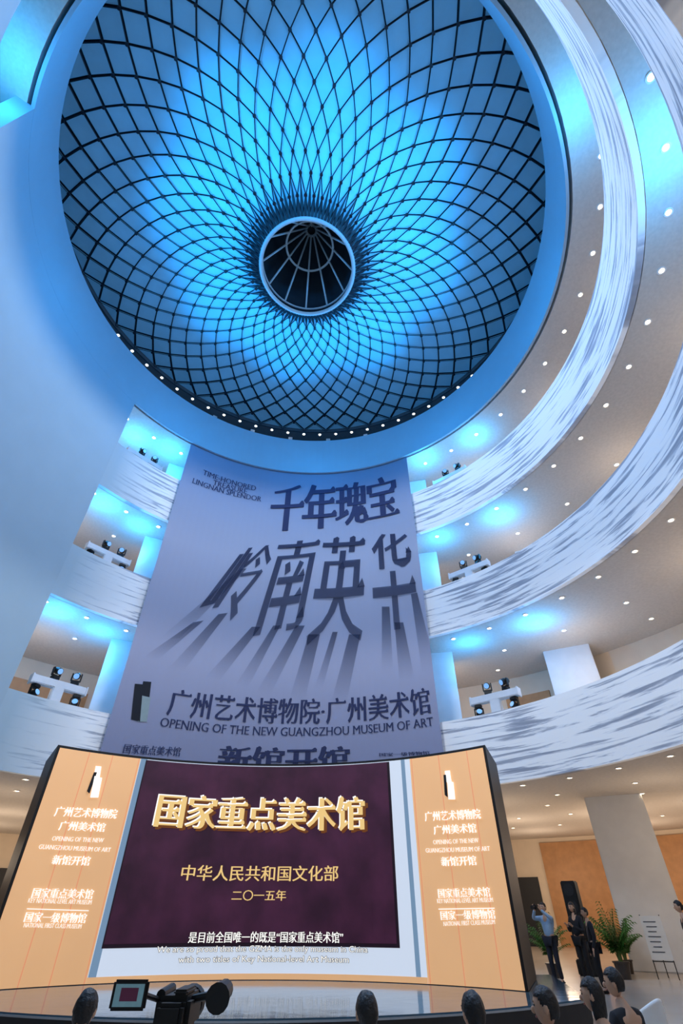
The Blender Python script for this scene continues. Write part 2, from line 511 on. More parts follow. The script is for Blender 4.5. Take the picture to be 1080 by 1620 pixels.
patch(tb, BC, [(226, 1078), (239, 1079), (236, 1104), (222, 1102)], 0)
patch(tb, BC, [(223, 1100), (238, 1103), (232, 1142), (218, 1142)], 1)
banchild(tb.obj('emblem', [M_inkblk, M_inklite], label='black and pale green slanted bar emblem'))
def fade_mat():
    m = bpy.data.materials.new('fading_ink'); m.use_nodes = True
    nt = m.node_tree; b = nt.nodes['Principled BSDF']; L = nt.links
    b.inputs['Base Color'].default_value = S(46, 50, 80); b.inputs['Roughness'].default_value = .85
    a = nt.nodes.new('ShaderNodeUVMap'); a.uv_map = 'UVMap'
    sx = nt.nodes.new('ShaderNodeSeparateXYZ'); L.new(a.outputs['UV'], sx.inputs[0])
    L.new(sx.outputs['X'], b.inputs['Alpha'])
    return m
M_fade = fade_mat()
gv = []; gf = []; guv = []
quads = [("岭", (386, 868), (440, 860), (388, 978), (290, 994)),
         ("南", (442, 858), (508, 852), (482, 992), (394, 1008)),
         ("英", (512, 850), (580, 846), (574, 1014), (482, 1022)),
         ("华", (586, 846), (648, 842), (666, 988), (592, 1002))]
for (s, tl, tr, br, blq) in quads:
    V, F = glyph_mesh(s); V, F = serif(V, F, True, .024, -.013)
    x0 = min(q.x for q in V); x1 = max(q.x for q in V); y0 = min(q.y for q in V); y1 = max(q.y for q in V)
    a, b_, c, d = [BC.hit(*p) for p in (tl, tr, br, blq)]
    for bi, dx in enumerate((0,)):
        k = len(gv)
        for q in V:
            t = (q.x+dx-x0)/(x1-x0); w = (1-(q.y-y0)/(y1-y0))
            w2 = w**1.5
            ss = (a[0]*(1-t)+b_[0]*t)*(1-w2)+(d[0]*(1-t)+c[0]*t)*w2
            zz = (a[1]*(1-t)+b_[1]*t)*(1-w2)+(d[1]*(1-t)+c[1]*t)*w2
            gv.append(BC.pt(ss, zz, .045+.002*bi)); guv.append((.92-.35*w, 0))
        gf += [tuple(i+k for i in fc) for fc in F]
tails = [((305, 985), (322, 982), (248, 1045), (226, 1040)), ((345, 972), (360, 970), (290, 1062), (266, 1058)),
         ((398, 992), (412, 992), (346, 1078), (324, 1072)), ((432, 990), (443, 990), (392, 1088), (372, 1085)),
         ((468, 990), (482, 990), (428, 1098), (405, 1096)),
         ((488, 1004), (506, 1004), (482, 1108), (458, 1106)), ((552, 1004), (570, 1004), (548, 1112), (524, 1112)),
         ((604, 960), (616, 960), (622, 1060), (604, 1062)), ((624, 985), (638, 985), (656, 1075), (632, 1078)),
         ((650, 940), (660, 938), (690, 1060), (668, 1065)),
         ((380, 900), (390, 900), (284, 1010), (250, 1012)), ((526, 1000), (534, 1000), (510, 1090), (497, 1090))]
for (a, b_, c, d) in tails:
    A, B, C_, D = [BC.hit(*p) for p in (a, b_, c, d)]
    n = 8; k = len(gv)
    for i in range(n+1):
        t = i/n
        for (p, q) in ((A, D), (B, C_)):
            gv.append(BC.pt(p[0]*(1-t)+q[0]*t, p[1]*(1-t)+q[1]*t, .035)); guv.append((.6*(1-t)**1.1, 0))
    gf += [(k+2*i, k+2*i+1, k+2*i+3, k+2*i+2) for i in range(n)]
banchild(mk('calligraphy', gv, gf, M_fade, uvs=guv, label='dark stretched calligraphy with fading tails'))

# ------------------------------------------------------------------ LED wall
SCY = Cyl(-1.75, 7.0, 8.0)
led = empty('led_video_wall', (-1.75, 15.0, -1.19), label='large curved video wall with maroon plaque and tan panels', cat='screen')
def ledchild(o):
    o.parent = led; o.matrix_parent_inverse = Matrix.Translation(Vector((-1.75, 15.0, -1.19))).inverted()
def emat(name, c, s=1.0, noise=0, nscale=4, base=.25):
    return mat(name, tuple(x*base for x in c[:3])+(1,), .5, emis=c, es=s) if not noise else mat(name, c, .5, emis=c, es=s, noise=noise, nscale=nscale)
M_tan = emat('screen_tan', S(222, 170, 120), .66, noise=.03, nscale=.8)
M_scrw = emat('screen_white', S(214, 226, 244), .82)
M_scrb = emat('screen_blue_edge', S(120, 150, 180), .8)
M_maroon = emat('screen_maroon', S(54, 22, 42), .75, noise=.4, nscale=1.3)
M_mar2 = emat('screen_plaque_edge', S(30, 12, 26), .7)
M_gold = emat('screen_gold', S(238, 200, 128), .9)
M_goldd = emat('screen_dark_gold', S(120, 66, 20), .7)
M_txw = emat('screen_white_text', S(255, 252, 246), 1.0)
M_blk = emat('screen_black_text', S(16, 16, 22), .3)
M_lred = emat('screen_red_line', S(224, 150, 110), .7, base=.7)
ZS0, ZS1 = -1.19, SCY.hit(420, 1212)[1]
aL, aR = SCY.hit(95, 1183)[0], SCY.hit(765, 1192)[0]
def rect(mb, s0, s1, z0, z1, mi, off, n=16):
    vs = []
    for i in range(n+1):
        s_ = s0+(s1-s0)*i/n
        vs += [SCY.pt(s_, z0, off), SCY.pt(s_, z1, off)]
    mb.add(vs, [(2*i, 2*i+2, 2*i+3, 2*i+1) for i in range(n)], mi)
mL = SCY.hit(222, 1203)[0]; mRr = SCY.hit(648, 1207)[0]
dsp = MB()
rect(dsp, aL, mL, ZS0, ZS1, 0, 0); rect(dsp, mL, mRr, ZS0, ZS1, 1, 0, 24); rect(dsp, mRr, aR, ZS0, ZS1, 0, 0)
zb = SCY.hit(420, 1540)[1]
rect(dsp, mL, mRr, ZS0, zb, 0, .008)
for (xa, xb) in ((222, 232), (634, 640)):
    rect(dsp, SCY.hit(xa, 1206)[0], SCY.hit(xb, 1206)[0], zb, ZS1, 2, .01)
p0s, p1s = SCY.hit(232, 1206)[0], SCY.hit(612, 1210)[0]
pz0, pz1 = SCY.hit(420, 1491)[1], ZS1-.02
rect(dsp, p0s-.03, p1s+.07, pz0-.07, pz1, 4, .012, 24)
rect(dsp, p0s, p1s, pz0, pz1, 3, .016, 24)
for xx in (120, 160, 205, 655, 700, 748):
    s_ = SCY.hit(xx, 1260)[0]; rect(dsp, s_, s_+.02, ZS0, ZS1, 5, .006, 2)
ledchild(dsp.obj('display_panel', [M_tan, M_scrw, M_scrb, M_maroon, M_mar2, M_lred], label='glowing curved display with tan, white and maroon areas'))
hb = MB()
nn = 24; vs = []
for i in range(nn+1):
    s_ = aL-.06+(aR-aL+.12)*i/nn
    x, y, _ = SCY.pt(s_, 0, -.02); t = i/nn
    bx = -8.35+(4.45+8.35)*t; by = 14.7+1.0*math.sin(pi*t)+.3*t
    vs += [(x, y, ZS0), (x, y, ZS1+.06), (bx, by+.2, ZS1+.1), (bx, by+.2, ZS0)]
fs = []
for i in range(nn):
    k = 4*i
    for j in range(4): fs.append((k+j, k+(j+1) % 4, k+4+(j+1) % 4, k+4+j))
fs += [(0, 1, 2, 3), (4*nn+3, 4*nn+2, 4*nn+1, 4*nn)]
hb.add(vs, fs)
ledchild(hb.obj('housing', [M_black], label='black screen housing'))
C = SCY
LM = [M_txw, M_blk, M_gold, M_goldd]
def line(jobs, nm='lettering', sf=True):
    w = MB()
    for j in jobs: write(w, C, *j[0], j[1], j[2], bold=j[3], sf=sf)
    ledchild(w.obj(nm, LM))
OUT = ((-.045, 0), (.045, 0), (0, .045), (0, -.045), (.035, .035), (-.035, -.035), (.035, -.035), (-.035, .035))
T1 = ("国家重点美术馆", 242, 1309, 578, 1314, 56)
line([(("国家重点美术馆", 246, 1312, 582, 1317, 56), 3, .022, ((-.03, -.02), (-.01, 0), (.01, 0), (.03, 0))), (T1, 2, .034, (-.014, 0, .014)),
      (("国家重点美术馆", 240, 1307, 576, 1312, 56), 0, .03, (-.01,))])
line([(("中华人民共和国文化部", 285, 1393, 535, 1394, 25), 2, .03, (-.015, .015))], sf=False)
line([(("二〇一五年", 366, 1425, 452, 1425, 17), 2, .03, (-.015, .015))], sf=False)
T2 = ("是目前全国唯一的既是“国家重点美术馆”", 297, 1492, 543, 1492, 18)
line([(T2, 1, .022, OUT), (T2, 0, .036, (-.02, 0, .02))], sf=False)
T3 = ("We are so proud that the GZMA is the only museum in China", 247, 1510, 582, 1510, 13)
T4 = ("with two titles of Key National-level Art Museum", 281, 1526, 552, 1526, 13)
for T in (T3, T4): line([(T, 1, .022, OUT), (T, 0, .036, (0,))], sf=False)
LT = [("广州艺术博物院", 84, 1292, 183, 1296, 17), ("广州美术馆", 91, 1314, 164, 1317, 16), ("OPENING OF THE NEW", 81, 1330, 163, 1333, 7),
      ("GUANGZHOU MUSEUM OF ART", 60, 1343, 174, 1348, 7), ("新馆开馆", 80, 1368, 140, 1370, 16),
      ("国家重点美术馆", 48, 1421, 145, 1423, 17), ("KEY NATIONAL-LEVEL ART MUSEUM", 43, 1428, 144, 1431, 7),
      ("国家一级博物馆", 36, 1459, 134, 1461, 17), ("NATIONAL FIRST CLASS MUSEUM", 36, 1467, 128, 1469, 7)]
RT = [("广州艺术博物院", 673, 1300, 762, 1296, 17), ("广州美术馆", 687, 1321, 755, 1318, 16), ("OPENING OF THE NEW", 686, 1336, 758, 1333, 7),
      ("GUANGZHOU MUSEUM OF ART", 674, 1349, 776, 1346, 7), ("新馆开馆", 699, 1371, 755, 1369, 16),
      ("国家重点美术馆", 694, 1421, 777, 1419, 16), ("KEY NATIONAL-LEVEL ART MUSEUM", 692, 1429, 781, 1427, 7),
      ("国家一级博物馆", 698, 1456, 785, 1454, 16), ("NATIONAL FIRST CLASS MUSEUM", 702, 1465, 784, 1462, 7)]
for T in LT+RT: line([(T, 0, .03, (-.008, .008) if is_cjk(T[0]) else (0,))])
for P4 in ([(42, 1437), (140, 1440), (140, 1441.5), (42, 1438.5)], [(694, 1437.5), (783, 1436), (783, 1437.5), (694, 1439)]):
    w = MB(); patch(w, C, P4, 0); ledchild(w.obj('divider_line', LM))
for ox, oy in ((0, 0), (560, 6)):
    w = MB()
    patch(w, C, [(151+ox, 1212+oy), (160+ox, 1213+oy), (157+ox, 1232+oy), (147+ox, 1231+oy)] if ox == 0 else [(704, 1220), (712, 1219), (715, 1238), (706, 1238)], 0)
    patch(w, C, [(148, 1222), (153, 1222), (141, 1256), (137, 1252)] if ox == 0 else [(702, 1226), (706, 1226), (709, 1262), (704, 1258)], 1, .032)
    patch(w, C, [(149+ox, 1228+oy), (161+ox, 1231+oy), (155+ox, 1262+oy), (142+ox, 1262+oy)] if ox == 0 else [(708, 1234), (718, 1238), (721, 1265), (710, 1265)], 0, .036)
    ledchild(w.obj('emblem', LM, label='white and black slanted bar emblem'))

# ------------------------------------------------------------------ stage
M_stage = mat('glossy_stage_top', S(60, 92, 110), .1, noise=.2, nscale=1.5, bump=.25)
M_stgf = mat('dark_stage_front', S(20, 20, 24), .4, noise=.1)
M_edge = mat('stage_edge_strip', S(170, 175, 180), .3, metal=.6, noise=.03)
def stage_outline(grow=0, R=10.0):
    pts = []
    for i in range(41):
        a = math.radians(-90-44+ (44+38)*i/40)
        pts.append((-1.75+(R+grow)*math.cos(a), 20+(R+grow)*math.sin(a)))
    pts += [(5.1+grow, 16.2), (-9.3-grow, 16.2)]
    return pts
stage = empty('stage', (-1.75, 13, FL), label='low curved glossy stage in front of video wall', cat='stage')
o_ = stage_outline(); n = len(o_)
L0 = Vector((-1.75, 13, FL))
def stg(nm, z0, z1, m, grow=0, label=None):
    p = stage_outline(grow)
    v = [Vector((x, y, z0))-L0 for x, y in p]+[Vector((x, y, z1))-L0 for x, y in p]
    f = [tuple(range(n))[::-1], tuple(range(n, 2*n))]+[(i, (i+1) % n, n+(i+1) % n, n+i) for i in range(n)]
    return mk(nm, v, f, m, parent=stage, label=label)
stg('stage_base', FL+.002, -1.245, M_stgf, 0, 'dark stage front')
stg('stage_edge', -1.245, -1.222, M_edge, .03, 'thin metal edge strip')
stg('stage_top', -1.222, -1.2, M_stage, 0, 'glossy reflective stage surface')

# ------------------------------------------------------------------ moving head light rigs
M_truss = mat('white_truss_cover', S(224, 226, 230), .5, noise=.03)
M_lens = mat('lamp_lens', S(120, 170, 220), .1, emis=S(150, 205, 255), es=.5)
def build_rig(loc, rz):
    e = empty('moving_light_rig', loc, rz, label='white covered light stand carrying black moving head lights', cat='stage lights', group='moving light rigs on the balconies')
    a = MB(); a.box((0, 0, .95), (.42, .3, 1.9), bev=.03); a.box((0, 0, .05), (.8, .6, .1), bev=.02)
    a.obj('stand', [M_truss], parent=e)
    a = MB(); a.box((0, 0, 1.98), (2.1, .3, .3), bev=.03)
    for x in (-1.05, 1.05): a.box((x, 0, 1.98), (.06, .36, .36), bev=.01)
    a.obj('crossbar', [M_truss], parent=e)
    for (x, up, tl) in ((-.8, -1, .5), (.8, -1, -.4), (-.25, 1, .3), (.55, 1, -.5)):
        z = 1.98+up*.17
        h = empty('moving_head', (x, 0, z), tl, parent=e)
        a = MB(); a.box((0, 0, up*.06), (.3, .22, .12), bev=.02)
        a.box((0, 0, up*.15), (.36, .12, .05), bev=.01)
        for sx in (-1, 1): a.box((sx*.17, 0, up*.3), (.045, .12, .32), bev=.015)
        a.obj('yoke', [M_black], parent=h)
        a = MB(); d = Vector((0, -1, .35*-up)).normalized(); c = Vector((0, 0, up*.36))
        a.tube(c-d*.2, c+d*.02, .1, .14, 14); a.tube(c+d*.02, c+d*.2, .14, .125, 14)
        a.tube(c+d*.2, c+d*.205, .11, .11, 14, 1)
        a.obj('lamp_body', [M_black, M_lens], parent=h)
    return e
def copy_tree(src, loc, rz, sc_=1):
    def cp(o, par):
        n_ = o.copy(); COL.objects.link(n_)
        if par: n_.parent = par
        for ch in o.children: cp(ch, n_)
        return n_
    n_ = cp(src, None); n_.location = loc; n_.rotation_euler = (src.rotation_euler[0], src.rotation_euler[1], rz); n_.scale = [s*sc_ for s in src.scale]
    return n_
rig = None
for lv, zc in ((0, None), (1, None), (2, None)):
    zf = ZT[lv]-1.145
    for az, R in ((-.59, 12.6), (.315, 12.6)):
        A = 1+az*az; B = -2*(az*CX+CY); Cc = CX*CX+CY*CY-R*R
        y = (-B+math.sqrt(B*B-4*A*Cc))/(2*A); x = az*y
        rz = math.atan2(y-CY, x-CX)-pi/2
        if rig is None: rig = build_rig((x, y, zf), rz)
        else: copy_tree(rig, (x, y, zf), rz)

# ------------------------------------------------------------------ people
def skin_mesh(pts, edges, radii, sub=2):
    me = bpy.data.meshes.new('sk'); me.from_pydata(pts, edges, []); o = bpy.data.objects.new('sk', me); COL.objects.link(o)
    md = o.modifiers.new('s', 'SKIN'); md.use_smooth_shade = True
    sv = me.skin_vertices[0].data if me.skin_vertices else None
    if sv is None:
        bpy.context.view_layer.objects.active = o
        o.select_set(True); bpy.ops.mesh.customdata_skin_add(); sv = me.skin_vertices[0].data
    for i, r in enumerate(radii):
        sv[i].radius = r if hasattr(r, '__len__') else (r, r); sv[i].use_root = (i == 0)
    m2 = o.modifiers.new('u', 'SUBSURF'); m2.levels = sub; m2.render_levels = sub
    bpy.context.view_layer.update()
    d = bpy.context.evaluated_depsgraph_get()
    r = bpy.data.meshes.new_from_object(o.evaluated_get(d))
    V = [v.co.copy() for v in r.vertices]; F = [tuple(p.vertices) for p in r.polygons]
    bpy.data.objects.remove(o); bpy.data.meshes.remove(me); bpy.data.meshes.remove(r)
    return V, F
M_skin = mat('skin', S(205, 160, 130), .6, noise=.03)
M_hair = mat('black_hair', S(22, 18, 18), .5, noise=.2, nscale=40, bump=.6)
M_eye = mat('eye', S(20, 15, 12), .2, noise=.02)
M_lip = mat('lip', S(160, 90, 80), .5, noise=.02)
cloth = {}
def cl(rgb):
    if rgb not in cloth: cloth[rgb] = mat('cloth_%d' % len(cloth), S(*rgb), .85, noise=.08, nscale=20)
    return cloth[rgb]
def person(loc, rz, pose, top, bottom, label, hair='short', shoe=(20, 20, 22), head_turn=0, group=None, scale=1.0):
    e = empty('person', loc, rz, label=label, cat='person', group=group); e.scale = (scale,)*3
    sit = pose.startswith('sit')
    lift = -.45 if sit else 0
    z = lambda h: h+lift
    P = {'pel': (0, 0, z(.97)), 'sp': (0, .0, z(1.14)), 'ch': (0, -.01, z(1.34)), 'nk': (0, .0, z(1.50)), 'hb': (0, .015, z(1.58))}
    if sit: P['ch'] = (0, -.05, z(1.34)); P['nk'] = (0, -.04, z(1.5)); P['hb'] = (0, -.02, z(1.58)); P['sp'] = (0, -.03, z(1.14))
    for s, sn in ((-1, 'l'), (1, 'r')):
        P['sh'+sn] = (s*.18, -.01 if not sit else -.05, z(1.42))
        if pose == 'raise': P['el'+sn] = (s*.3, .2, 1.42); P['wr'+sn] = (s*.1, .36, 1.62); hd = Vector((0, .3, 1)).normalized()
        elif pose == 'walk' or pose == 'stand': P['el'+sn] = (s*.25, -.03, 1.14); P['wr'+sn] = (s*.24, .08, .9); hd = Vector((0, .15, -1)).normalized()
        elif pose == 'phone': P['el'+sn] = (s*.24, .05, 1.13); P['wr'+sn] = (s*.08, .3, 1.25); hd = Vector((0, .8, .6)).normalized()
        else: P['el'+sn] = (s*.24, .03, z(1.14)); P['wr'+sn] = (s*.12, .27, z(1.08)); hd = Vector((-s*.2, 1, -.1)).normalized()
        P['hip'+sn] = (s*.09, 0, z(.93))
        if sit: P['kn'+sn] = (s*.12, .44, .5); P['an'+sn] = (s*.12, .46, .1); P['to'+sn] = (s*.13, .62, .04)
        else: P['kn'+sn] = (s*.1, .03, .5); P['an'+sn] = (s*.11, -.02, .1); P['to'+sn] = (s*.13, .15, .04)
        P['hd'+sn] = tuple(Vector(P['wr'+sn])+hd*.05); P['hd2'+sn] = tuple(Vector(P['wr'+sn])+hd*.09)
        side = Vector((1, 0, 0)); cur = Vector((-s*.35, 0, 0))
        for fi in range(4):
            base = Vector(P['wr'+sn])+hd*.09+side*(-.027+.018*fi)
            ln = (.055, .07, .075, .065)[fi if s < 0 else 3-fi]
            P['f%da%s' % (fi, sn)] = tuple(base+hd*ln*.5); P['f%db%s' % (fi, sn)] = tuple(base+hd*ln*.85+Vector((0, .0, -.012))+cur*.03)
        P['ta'+sn] = tuple(Vector(P['wr'+sn])+hd*.04+side*(-s*.045)); P['tb'+sn] = tuple(Vector(P['wr'+sn])+hd*.085+side*(-s*.06))
    Rr = {'pel': (.15, .11), 'sp': (.135, .1), 'ch': (.16, .11), 'nk': .058, 'hb': .055}
    def build(E, R):
        names = []
        for a, c in E:
            for q in (a, c):
                if q not in names: names.append(q)
        return skin_mesh([P[q] for q in names], [(names.index(a), names.index(c)) for a, c in E], [R[q] for q in names])
    E = [('pel', 'sp'), ('sp', 'ch'), ('ch', 'nk'), ('nk', 'hb')]
    R = dict(Rr)
    for sn in 'lr':
        E += [('ch', 'sh'+sn), ('sh'+sn, 'el'+sn), ('el'+sn, 'wr'+sn), ('wr'+sn, 'hd'+sn), ('hd'+sn, 'hd2'+sn), ('pel', 'hip'+sn), ('hip'+sn, 'kn'+sn), ('kn'+sn, 'an'+sn), ('an'+sn, 'to'+sn)]
        R.update({'sh'+sn: .055, 'el'+sn: .04, 'wr'+sn: .026, 'hd'+sn: (.04, .018), 'hd2'+sn: (.038, .016), 'hip'+sn: .085, 'kn'+sn: .055, 'an'+sn: .038, 'to'+sn: .032})
        for fi in range(4):
            E += [('hd2'+sn, 'f%da%s' % (fi, sn)), ('f%da%s' % (fi, sn), 'f%db%s' % (fi, sn))]
            R.update({'f%da%s' % (fi, sn): .009, 'f%db%s' % (fi, sn): .008})
        E += [('hd'+sn, 'ta'+sn), ('ta'+sn, 'tb'+sn)]; R.update({'ta'+sn: .012, 'tb'+sn: .01})
    V, F = build(E, R)
    mb = MB(); mb.add(V, F, 0)
    hc = Vector(P['hb'])+Vector((0, .02, .1))
    RT_ = Matrix.Rotation(head_turn, 3, 'Z')
    hm = MB(); hm.sph((0, 0, 0), (.076, .095, .118), 0, 18, 14)
    hv = []
    for q in hm.v:
        q = Vector(q)
        if q.z < -.02:
            k = 1-.33*min(1, (-q.z-.02)/.1); q.x *= k
            if q.y < 0: q.y *= .78
        hv.append(q)
    mb.add([hc+RT_@q for q in hv], hm.f, 0)
    fm = MB(); fm.sph((0, .098, -.022), (.014, .02, .024), 0, 8, 6); fm.sph((-.078, -.005, -.01), (.012, .024, .034), 0, 8, 6); fm.sph((.078, -.005, -.01), (.012, .024, .034), 0, 8, 6)
    fm.sph((-.03, .084, .008), (.013, .008, .008), 1, 8, 6); fm.sph((.03, .084, .008), (.013, .008, .008), 1, 8, 6)
    fm.sph((0, .085, -.062), (.024, .008, .008), 2, 8, 6)
    fm.box((-.03, .09, .03), (.032, .008, .006), 1); fm.box((.03, .09, .03), (.032, .008, .006), 1)
    k0 = len(mb.v); mb.v += [tuple(hc+RT_@Vector(q)) for q in fm.v]; mb.f += [tuple(i+k0 for i in fc) for fc in fm.f]; mb.m += fm.m
    mb.obj('body', [M_skin, M_eye, M_lip], parent=e, smooth=True)
    # hair
    hh = MB(); hh.sph((0, 0, 0), (.088, .106, .122), 0, 48, 34)
    keep = []; hvv = [Vector(q) for q in hh.v]
    for fc in hh.f:
        c = sum((hvv[i] for i in fc), Vector())/len(fc)
        wob = .012*mnoise.noise(c*60)
        if hair == 'short': ok = (c.z+wob > .062) or (c.y < -.02 and c.z > -.072+wob) or (c.y < .03 and c.z > .0+wob) or (abs(c.x) > .07 and c.y < .045 and c.z > .012)
        else: ok = (c.z+wob > .055) or (c.y < .02 and c.z > -.12)
        if ok: keep.append(fc)
    sd = random.random()*50
    for q in hvv:
        d0 = q.normalized()
        q += d0*(.006*mnoise.noise(Vector((q.x*22+sd, q.y*22, q.z*9)))+.003*mnoise.noise(Vector((q.x*70, q.y*70+sd, q.z*25))))
        q.y -= .006; q.z += .006
        if hair == 'short' and q.z < -.01 and q.y < 0: q.x *= .93
        if hair == 'long' and q.z < -.03 and q.y < .03: q.z -= .09; q.y *= .9
    M_ = MB(); M_.add([hc+RT_@q for q in hvv], keep, 0)
    ho = M_.obj('hair', [M_hair], parent=e, smooth=True)
    sm = ho.modifiers.new('t', 'SOLIDIFY'); sm.thickness = .012
    # top
    E = [('pel', 'sp'), ('sp', 'ch'), ('ch', 'nk')]
    R = {'pel': (.168, .128), 'sp': (.15, .118), 'ch': (.175, .125), 'nk': .066}
    for sn in 'lr':
        E += [('ch', 'sh'+sn), ('sh'+sn, 'el'+sn), ('el'+sn, 'wr'+sn)]; R.update({'sh'+sn: .072, 'el'+sn: .056, 'wr'+sn: .038})
    V, F = build(E, R); a = MB(); a.add(V, F); a.obj('jacket' if top[0] < 60 else 'shirt', [cl(top)], parent=e, smooth=True)
    P['pel'] = tuple(Vector(P['pel'])-Vector((0, 0, .02)))
    E = [('pel', 'hipl'), ('pel', 'hipr')]; R = {'pel': (.165, .125)}
    for sn in 'lr':
        E += [('hip'+sn, 'kn'+sn), ('kn'+sn, 'an'+sn)]; R.update({'hip'+sn: .1, 'kn'+sn: .072, 'an'+sn: .058})
    V, F = build(E, R); a = MB(); a.add(V, F); a.obj('trousers', [cl(bottom)], parent=e, smooth=True)
    for sn in 'lr':
        x, y, zz = P['an'+sn]; a = MB(); a.box((x, y+.06, .05), (.1, .28, .09), bev=.03); a.obj('shoe', [cl(shoe)], parent=e)
    return e

def face(dx, dy): return math.atan2(-dx, dy)
p1 = at_z(885, 1558, FL); person((p1[0], p1[1], FL), face(-6, -5), 'raise', (150, 178, 205), (30, 32, 42), 'person in light blue shirt raising a camera to photograph the stage')
dir_ = Vector((-6, -5, 0)).normalized()
cm = empty('camera', (p1[0]+dir_.x*.46, p1[1]+dir_.y*.46, FL+1.68), face(-6, -5), label='black photo camera held up in both hands', cat='camera')
a = MB(); a.box((0, 0, 0), (.15, .08, .1), bev=.012); a.box((0, 0, .06), (.06, .06, .035), bev=.008); a.obj('camera_body', [M_black], parent=cm)
a = MB(); a.tube((0, .03, 0), (0, .17, 0), .04, .045, 14); a.obj('lens', [M_black], parent=cm)
p2 = at_z(934, 1558, FL); person((p2[0], p2[1], FL), face(-5, -3), 'phone', (24, 24, 28), (22, 22, 26), 'person in black standing beside the plants', hair='long')
p4 = at_z(958, 1572, FL); person((p4[0], p4[1], FL), face(-5, 1), 'stand', (32, 34, 40), (26, 26, 30), 'person in dark suit standing with arms down near the plants', head_turn=.3, scale=.93)
p3 = (at_y(1098, 1500, 15.5)[0], 15.5); person((p3[0], p3[1], FL), face(-1, .3), 'stand', (30, 32, 38), (24, 24, 28), 'person in dark clothes standing beside the seats')

# tub chairs + seated audience
M_chair = mat('white_leather', S(228, 226, 222), .4, noise=.03)
M_leg = mat('chair_leg', S(60, 60, 64), .3, metal=.7, noise=.05)
def build_chair(loc, rz):
    e = empty('armchair', loc, rz, label='white upholstered tub armchair', cat='chair', group='white audience armchairs')
    a = MB(); a.box((0, .04, .33), (.5, .52, .12), bev=.04); a.obj('seat', [M_chair], parent=e)
    v = []; f = []; n = 24
    for i in range(n+1):
        t = math.radians(-10+200*i/n); hgt = .58+.16*max(0, math.sin(t))
        c, s_ = math.cos(t), -math.sin(t)
        for (r, zz) in ((.28, .2), (.28, hgt), (.35, hgt), (.35, .2)):
            v.append((r*c, r*s_*1.0+.0, zz))
    for i in range(n):
        for j in range(4): f.append((4*i+j, 4*i+(j+1) % 4, 4*i+4+(j+1) % 4, 4*i+4+j))
    f += [(0, 3, 2, 1), (4*n, 4*n+1, 4*n+2, 4*n+3)]
    o = mk('backrest', v, f, M_chair, parent=e, smooth=False); bv = o.modifiers.new('b', 'BEVEL'); bv.width = .025; bv.segments = 3
    for x in (-.2, .2):
        for y in (-.18, .24):
            a = MB(); a.tube((x, y, 0), (x*.95, y*.95, .3), .015, .02, 8); a.obj('chair_leg', [M_leg], parent=e)
    return e
chair = None
PS = .87
aud = [
    (862, 1592, (30, 34, 44), 'short', 'seated person in dark suit turned towards the stage', .9),
    (936, 1574, (26, 26, 30), 'long', 'seated person with dark hair in black jacket', .7),
    (970, 1554, (28, 30, 36), 'short', 'seated person in dark jacket', .6),
    (135, 1598, (30, 30, 36), 'short', 'seated person with black hair seen from behind', 0),
    (580, 1602, (28, 30, 40), 'short', 'seated person in navy jacket seen from behind', 0),
    (748, 1602, (30, 30, 34), 'short', 'seated person in dark jacket seen from behind', .1)]
HZ = FL+1.23*PS
for (px, py, c, hr, lb, ht) in aud:
    x, y = at_z(px, py, HZ)
    rz = face(-1.75-x, 14-y)
    lc = (x, y, FL)
    person(lc, rz, 'sit', c, (26, 26, 32), lb, hair=hr, head_turn=ht, group='seated audience', scale=PS)
    if chair is None: chair = build_chair(lc, rz); chair.scale = (.88, .9, 1)
    else: copy_tree(chair, lc, rz)
for (px, py) in ((1003, 1580), (1098, 1580)):
    x, y = at_z(px, py, FL+.72); copy_tree(chair, (x, y, FL), face(-1.75-x, 14-y))

# ------------------------------------------------------------------ foreground camcorder on tripod
cx_, cy_, cz_ = at_y(282, 1598, 2.45)
tr = empty('camcorder', (cx_, cy_, FL), 0, label='black professional camcorder on a tripod filming the stage', cat='video camera')
zc = cz_-FL
a = MB(); a.box((0, 0, zc), (.12, .2, .09), bev=.015); a.box((.02, -.02, zc+.052), (.05, .14, .016), bev=.006); a.box((0, -.11, zc-.01), (.09, .05, .08), bev=.012)
a.obj('camera_body', [M_black], parent=tr)
a = MB(); a.tube((0, .09, zc), (0, .16, zc), .042, .045, 18); a.tube((0, .16, zc), (0, .2, zc), .05, .053, 18); a.obj('lens', [M_black], parent=tr)
a = MB(); a.tube((-.05, -.08, zc+.045), (-.05, .06, zc+.05), .016, .016, 10); a.obj('microphone', [M_black], parent=tr)
a = MB(); a.tube((.05, -.02, zc+.03), (.14, -.04, zc+.045), .012, .012, 8); a.tube((.155, -.08, zc+.045), (.155, .02, zc+.05), .034, .03, 14); a.tube((.155, -.11, zc+.04), (.155, -.08, zc+.045), .042, .036, 14); a.obj('viewfinder', [M_black], parent=tr)
a = MB(); a.box((0, 0, zc-.07), (.1, .14, .05), bev=.01); a.tube((0, 0, zc-.4), (0, 0, zc-.08), .025, .03, 10)
for t in (90, 210, 330):
    tt = math.radians(t); a.tube((0, 0, zc-.38), (.45*math.cos(tt), .45*math.sin(tt), 0.01), .018, .014, 8)
a.tube((0, -.05, zc-.08), (.16, -.4, zc-.2), .01, .012, 8)
a.obj('tripod', [M_black], parent=tr)
mx_, my_, mz_ = at_y(205, 1574, 2.25)
M_mon = mat('monitor_image', S(90, 120, 130), .3, emis=S(110, 150, 165), es=.35, noise=.2, nscale=30)
a = MB(); a.box((0, 0, 0), (.118, .018, .074), bev=.006)
mo = a.obj('monitor', [M_black], parent=tr); mo.location = (mx_-cx_, my_-cy_, mz_-FL)
